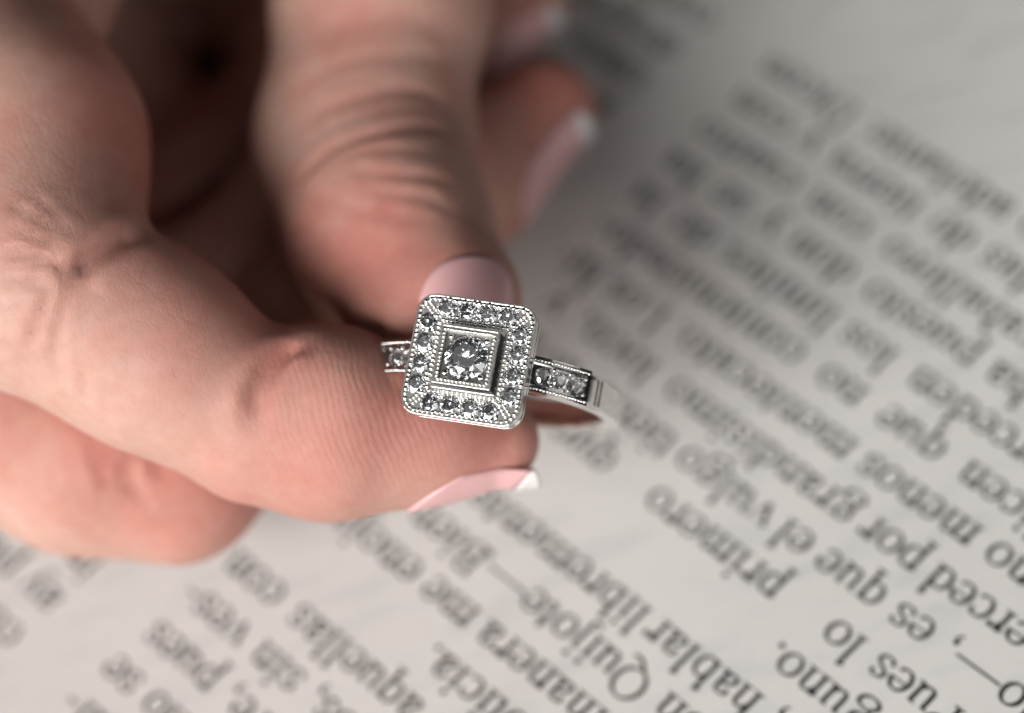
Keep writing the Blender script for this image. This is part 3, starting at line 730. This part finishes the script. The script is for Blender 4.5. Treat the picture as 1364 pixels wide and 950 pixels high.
def build_ring():
    HW, RC = 4.72, 1.42
    outer = rrect(HW, RC)
    spots = []
    for k, s in enumerate((-2.42, -0.82, 0.82, 2.42)):
        spots += [(s, 3.72), (s, -3.72), (3.72, s), (-3.72, s)]
    holes = [circ(x, y, 0.74) for x, y in spots]
    inner = rrect(2.28, 0.12, 3)
    V, F = slab(outer, -0.75, -0.12, holes+[inner])
    plate = rpart('halo_plate', V, F, M_METAL, bevel=0.03)
    # raised rim round the plate
    V, F = slab(outer*1.004, -0.85, 0.02, [rrect(HW-0.16, RC-0.16)])
    rpart('rim', V, F, M_METAL, plate, bevel=0.03)
    beads('milgrain', loop_beads(rrect(HW-0.30, RC-0.26), 0.385, -0.02, 0.185), plate)
    # cell dividers: corner diagonals and the middle of each side
    it = []
    for sx in (-1, 1):
        for sy in (-1, 1):
            for off in (-0.17, 0.17):
                it += along((sx*(2.95+off*sx*sy*0.7), sy*(2.95-off*sx*sy*0.7)), (sx*(4.0+off*sx*sy*0.7), sy*(4.0-off*sx*sy*0.7)), 0.31, -0.05, 0.145)
    for s in (-1, 1):
        it += along((0, s*2.95), (0, s*4.25), 0.29, -0.06, 0.125)+along((s*2.95, 0), (s*4.25, 0), 0.29, -0.06, 0.125)
    beads('milgrain', it, plate)
    # bead prongs between the stones
    it = []
    for x, y in spots:
        vert = abs(y) > abs(x)
        for a in (-1, 1):
            for b in (-1, 1):
                dx, dy = a*0.66, b*0.62
                it.append((x+dx, y+dy, -0.02, 0.17))
    beads('prong', it, plate)
    V, F = slab(rrect(HW-0.35, RC-0.3), -1.25, -0.75)
    rpart('gallery', V, F, M_RECESS_SHADE)
    V, F = slab(rrect(HW-0.02, RC), -1.62, -1.2)
    low = rpart('gallery_rail', V, F, M_METAL, bevel=0.05)
    V, F = slab(rrect(HW-0.9, RC-0.5), -2.5, -1.62)
    rpart('head_base', V, F, M_METAL, bevel=0.15)
    for x, y in spots:
        V, F = brilliant(0.80, (random.uniform(-.09, .09), random.uniform(-.09, .09)), random.uniform(0, 0.78))
        o = rpart('halo_diamond', V+np.array([x, y, -0.10]), F, M_DIAMOND); fix_normals(o)
    # raised square setting in the middle
    beads('milgrain', loop_beads(rrect(2.80, 0.25, 3), 0.36, 0.0, 0.18), plate)
    V, F = slab(rrect(2.52, 0.12, 3), -0.3, 0.06, [rrect(2.1, 0.1, 3)]); step = rpart('setting_step', V, F, M_METAL, bevel=0.05)
    V, F = slab(rrect(2.30, 0.10, 3), -0.9, 1.00, [rrect(1.86, 0.08, 3)]); box = rpart('setting_box', V, F, M_METAL, bevel=0.05)
    beads('milgrain', loop_beads(rrect(1.96, 0.06, 3), 0.30, 1.05, 0.15), box)
    V, F = slab(rrect(2.30, 0.10, 3), 1.0, 1.08, [rrect(2.16, 0.08, 3)]); rpart('rim', V, F, M_METAL, box, bevel=0.02)
    V, F = slab(rrect(1.90, 0.10, 3), 0.45, 0.70, [circ(0, 0, 1.70, 32)]); rpart('seat', V, F, M_RECESS_SHADE, box)
    V, F = slab(rrect(1.90, 0.10, 3), -0.88, -0.7); rpart('floor_plate', V, F, M_RECESS_SHADE, box)
    V, F = brilliant(1.78, (0.03, -0.02), 0.2)
    o = rpart('centre_diamond', V+np.array([0, 0, 0.72]), F, M_DIAMOND); fix_normals(o)
    beads('prong', [(a*1.43, b*1.43, 0.86, 0.27) for a in (-1, 1) for b in (-1, 1)], box)

    # the band: a swept section, wider and channelled at the shoulders
    def pt(th, r, y): return (r*math.sin(th), y, ZC+r*math.cos(th))
    ths = np.radians(np.linspace(14, 346, 130))
    V, F, sec = [], [], None
    for th in ths:
        d = min(th, 2*math.pi-th); k = max(0.0, 1-d/math.radians(75))
        hw = 1.27+0.16*k; ro = R_OUT+0.25*k
        sec = [(R_IN+0.10, -hw+0.15), (R_IN-0.06, -hw*0.55), (R_IN-0.12, 0), (R_IN-0.06, hw*0.55), (R_IN+0.10, hw-0.15), (R_IN+0.25, hw), (ro-0.22, hw), (ro-0.05, hw-0.12), (ro, hw-0.45), (ro+0.02, 0), (ro, -hw+0.45), (ro-0.05, -hw+0.12), (ro-0.22, -hw), (R_IN+0.25, -hw)]
        V += [pt(th, r, y) for r, y in sec]
    m = len(sec)
    for i in range(len(ths)-1):
        for j in range(m): F.append((i*m+j, (i+1)*m+j, (i+1)*m+(j+1) % m, i*m+(j+1) % m))
    F += [tuple(range(m)), tuple(range((len(ths)-1)*m, len(ths)*m))[::-1]]
    band = rpart('band', V, F, M_METAL, smooth=True); fix_normals(band)
    for o in (band,):
        e = o.modifiers.new('split', 'EDGE_SPLIT'); e.split_angle = math.radians(50)
    def strip(name, side, t0, t1, y0, y1, r0, r1, mat, n=10, parent=band):
        V, F = [], []
        for t in np.linspace(t0, t1, n):
            th = side*math.radians(t)
            V += [pt(th, r0, y0), pt(th, r0, y1), pt(th, r1, y1), pt(th, r1, y0)]
        for i in range(n-1):
            for j in range(4): F.append((i*4+j, (i+1)*4+j, (i+1)*4+(j+1) % 4, i*4+(j+1) % 4))
        F += [(0, 1, 2, 3), ((n-1)*4+3, (n-1)*4+2, (n-1)*4+1, (n-1)*4)]
        o = rpart(name, V, F, mat, parent); fix_normals(o); return o
    for side in (-1, 1):
        strip('channel', side, 26, 52.5, -0.80, 0.80, R_OUT-0.1, R_OUT+0.17, M_METAL)
        for y in (-1, 1):
            strip('shoulder_wall', side, 24, 54, y*1.38, y*0.92, R_OUT-0.2, R_OUT+0.55, M_METAL)
            it = []
            for t in np.arange(25, 54, 1.55):
                p = pt(side*math.radians(t), R_OUT+0.55, y*1.12); it.append((*p, 0.135))
            beads('milgrain', it, band)
        strip('shoulder_bar', side, 52.3, 54.6, -1.36, 1.36, R_OUT-0.2, R_OUT+0.5, M_METAL, 4)
        for t in (55.6, 61.8, 64.6):
            strip('groove_shade', side, t, t+0.75, -1.02, 1.02, R_OUT-0.2, R_OUT+0.105, M_RECESS_SHADE, 3)  # dark strips on the band, painted shade in place of cut grooves
        it = []
        for k, t in enumerate((31.5, 39.6, 47.7)):
            th = side*math.radians(t)
            V, F = brilliant(0.67, (random.uniform(-.06, .06), random.uniform(-.06, .06)), random.uniform(0, .7))
            c, s = math.cos(th), math.sin(th)
            W = np.stack([V[:, 0]*c+V[:, 2]*s, V[:, 1], -V[:, 0]*s+V[:, 2]*c], 1)+np.array(pt(th, R_OUT+0.42, 0))
            o = rpart('shoulder_diamond', W, F, M_DIAMOND); fix_normals(o)
            for b in (-1, 1):
                p = pt(side*math.radians(t+4.05), R_OUT+0.48, b*0.62); it.append((*p, 0.17))
        beads('prong', it, band)
        # open bar that carries the head
        strip('head_support', side, 8, 30, -0.95, 0.95, R_OUT-0.9, R_OUT-0.1, M_METAL)
build_ring()
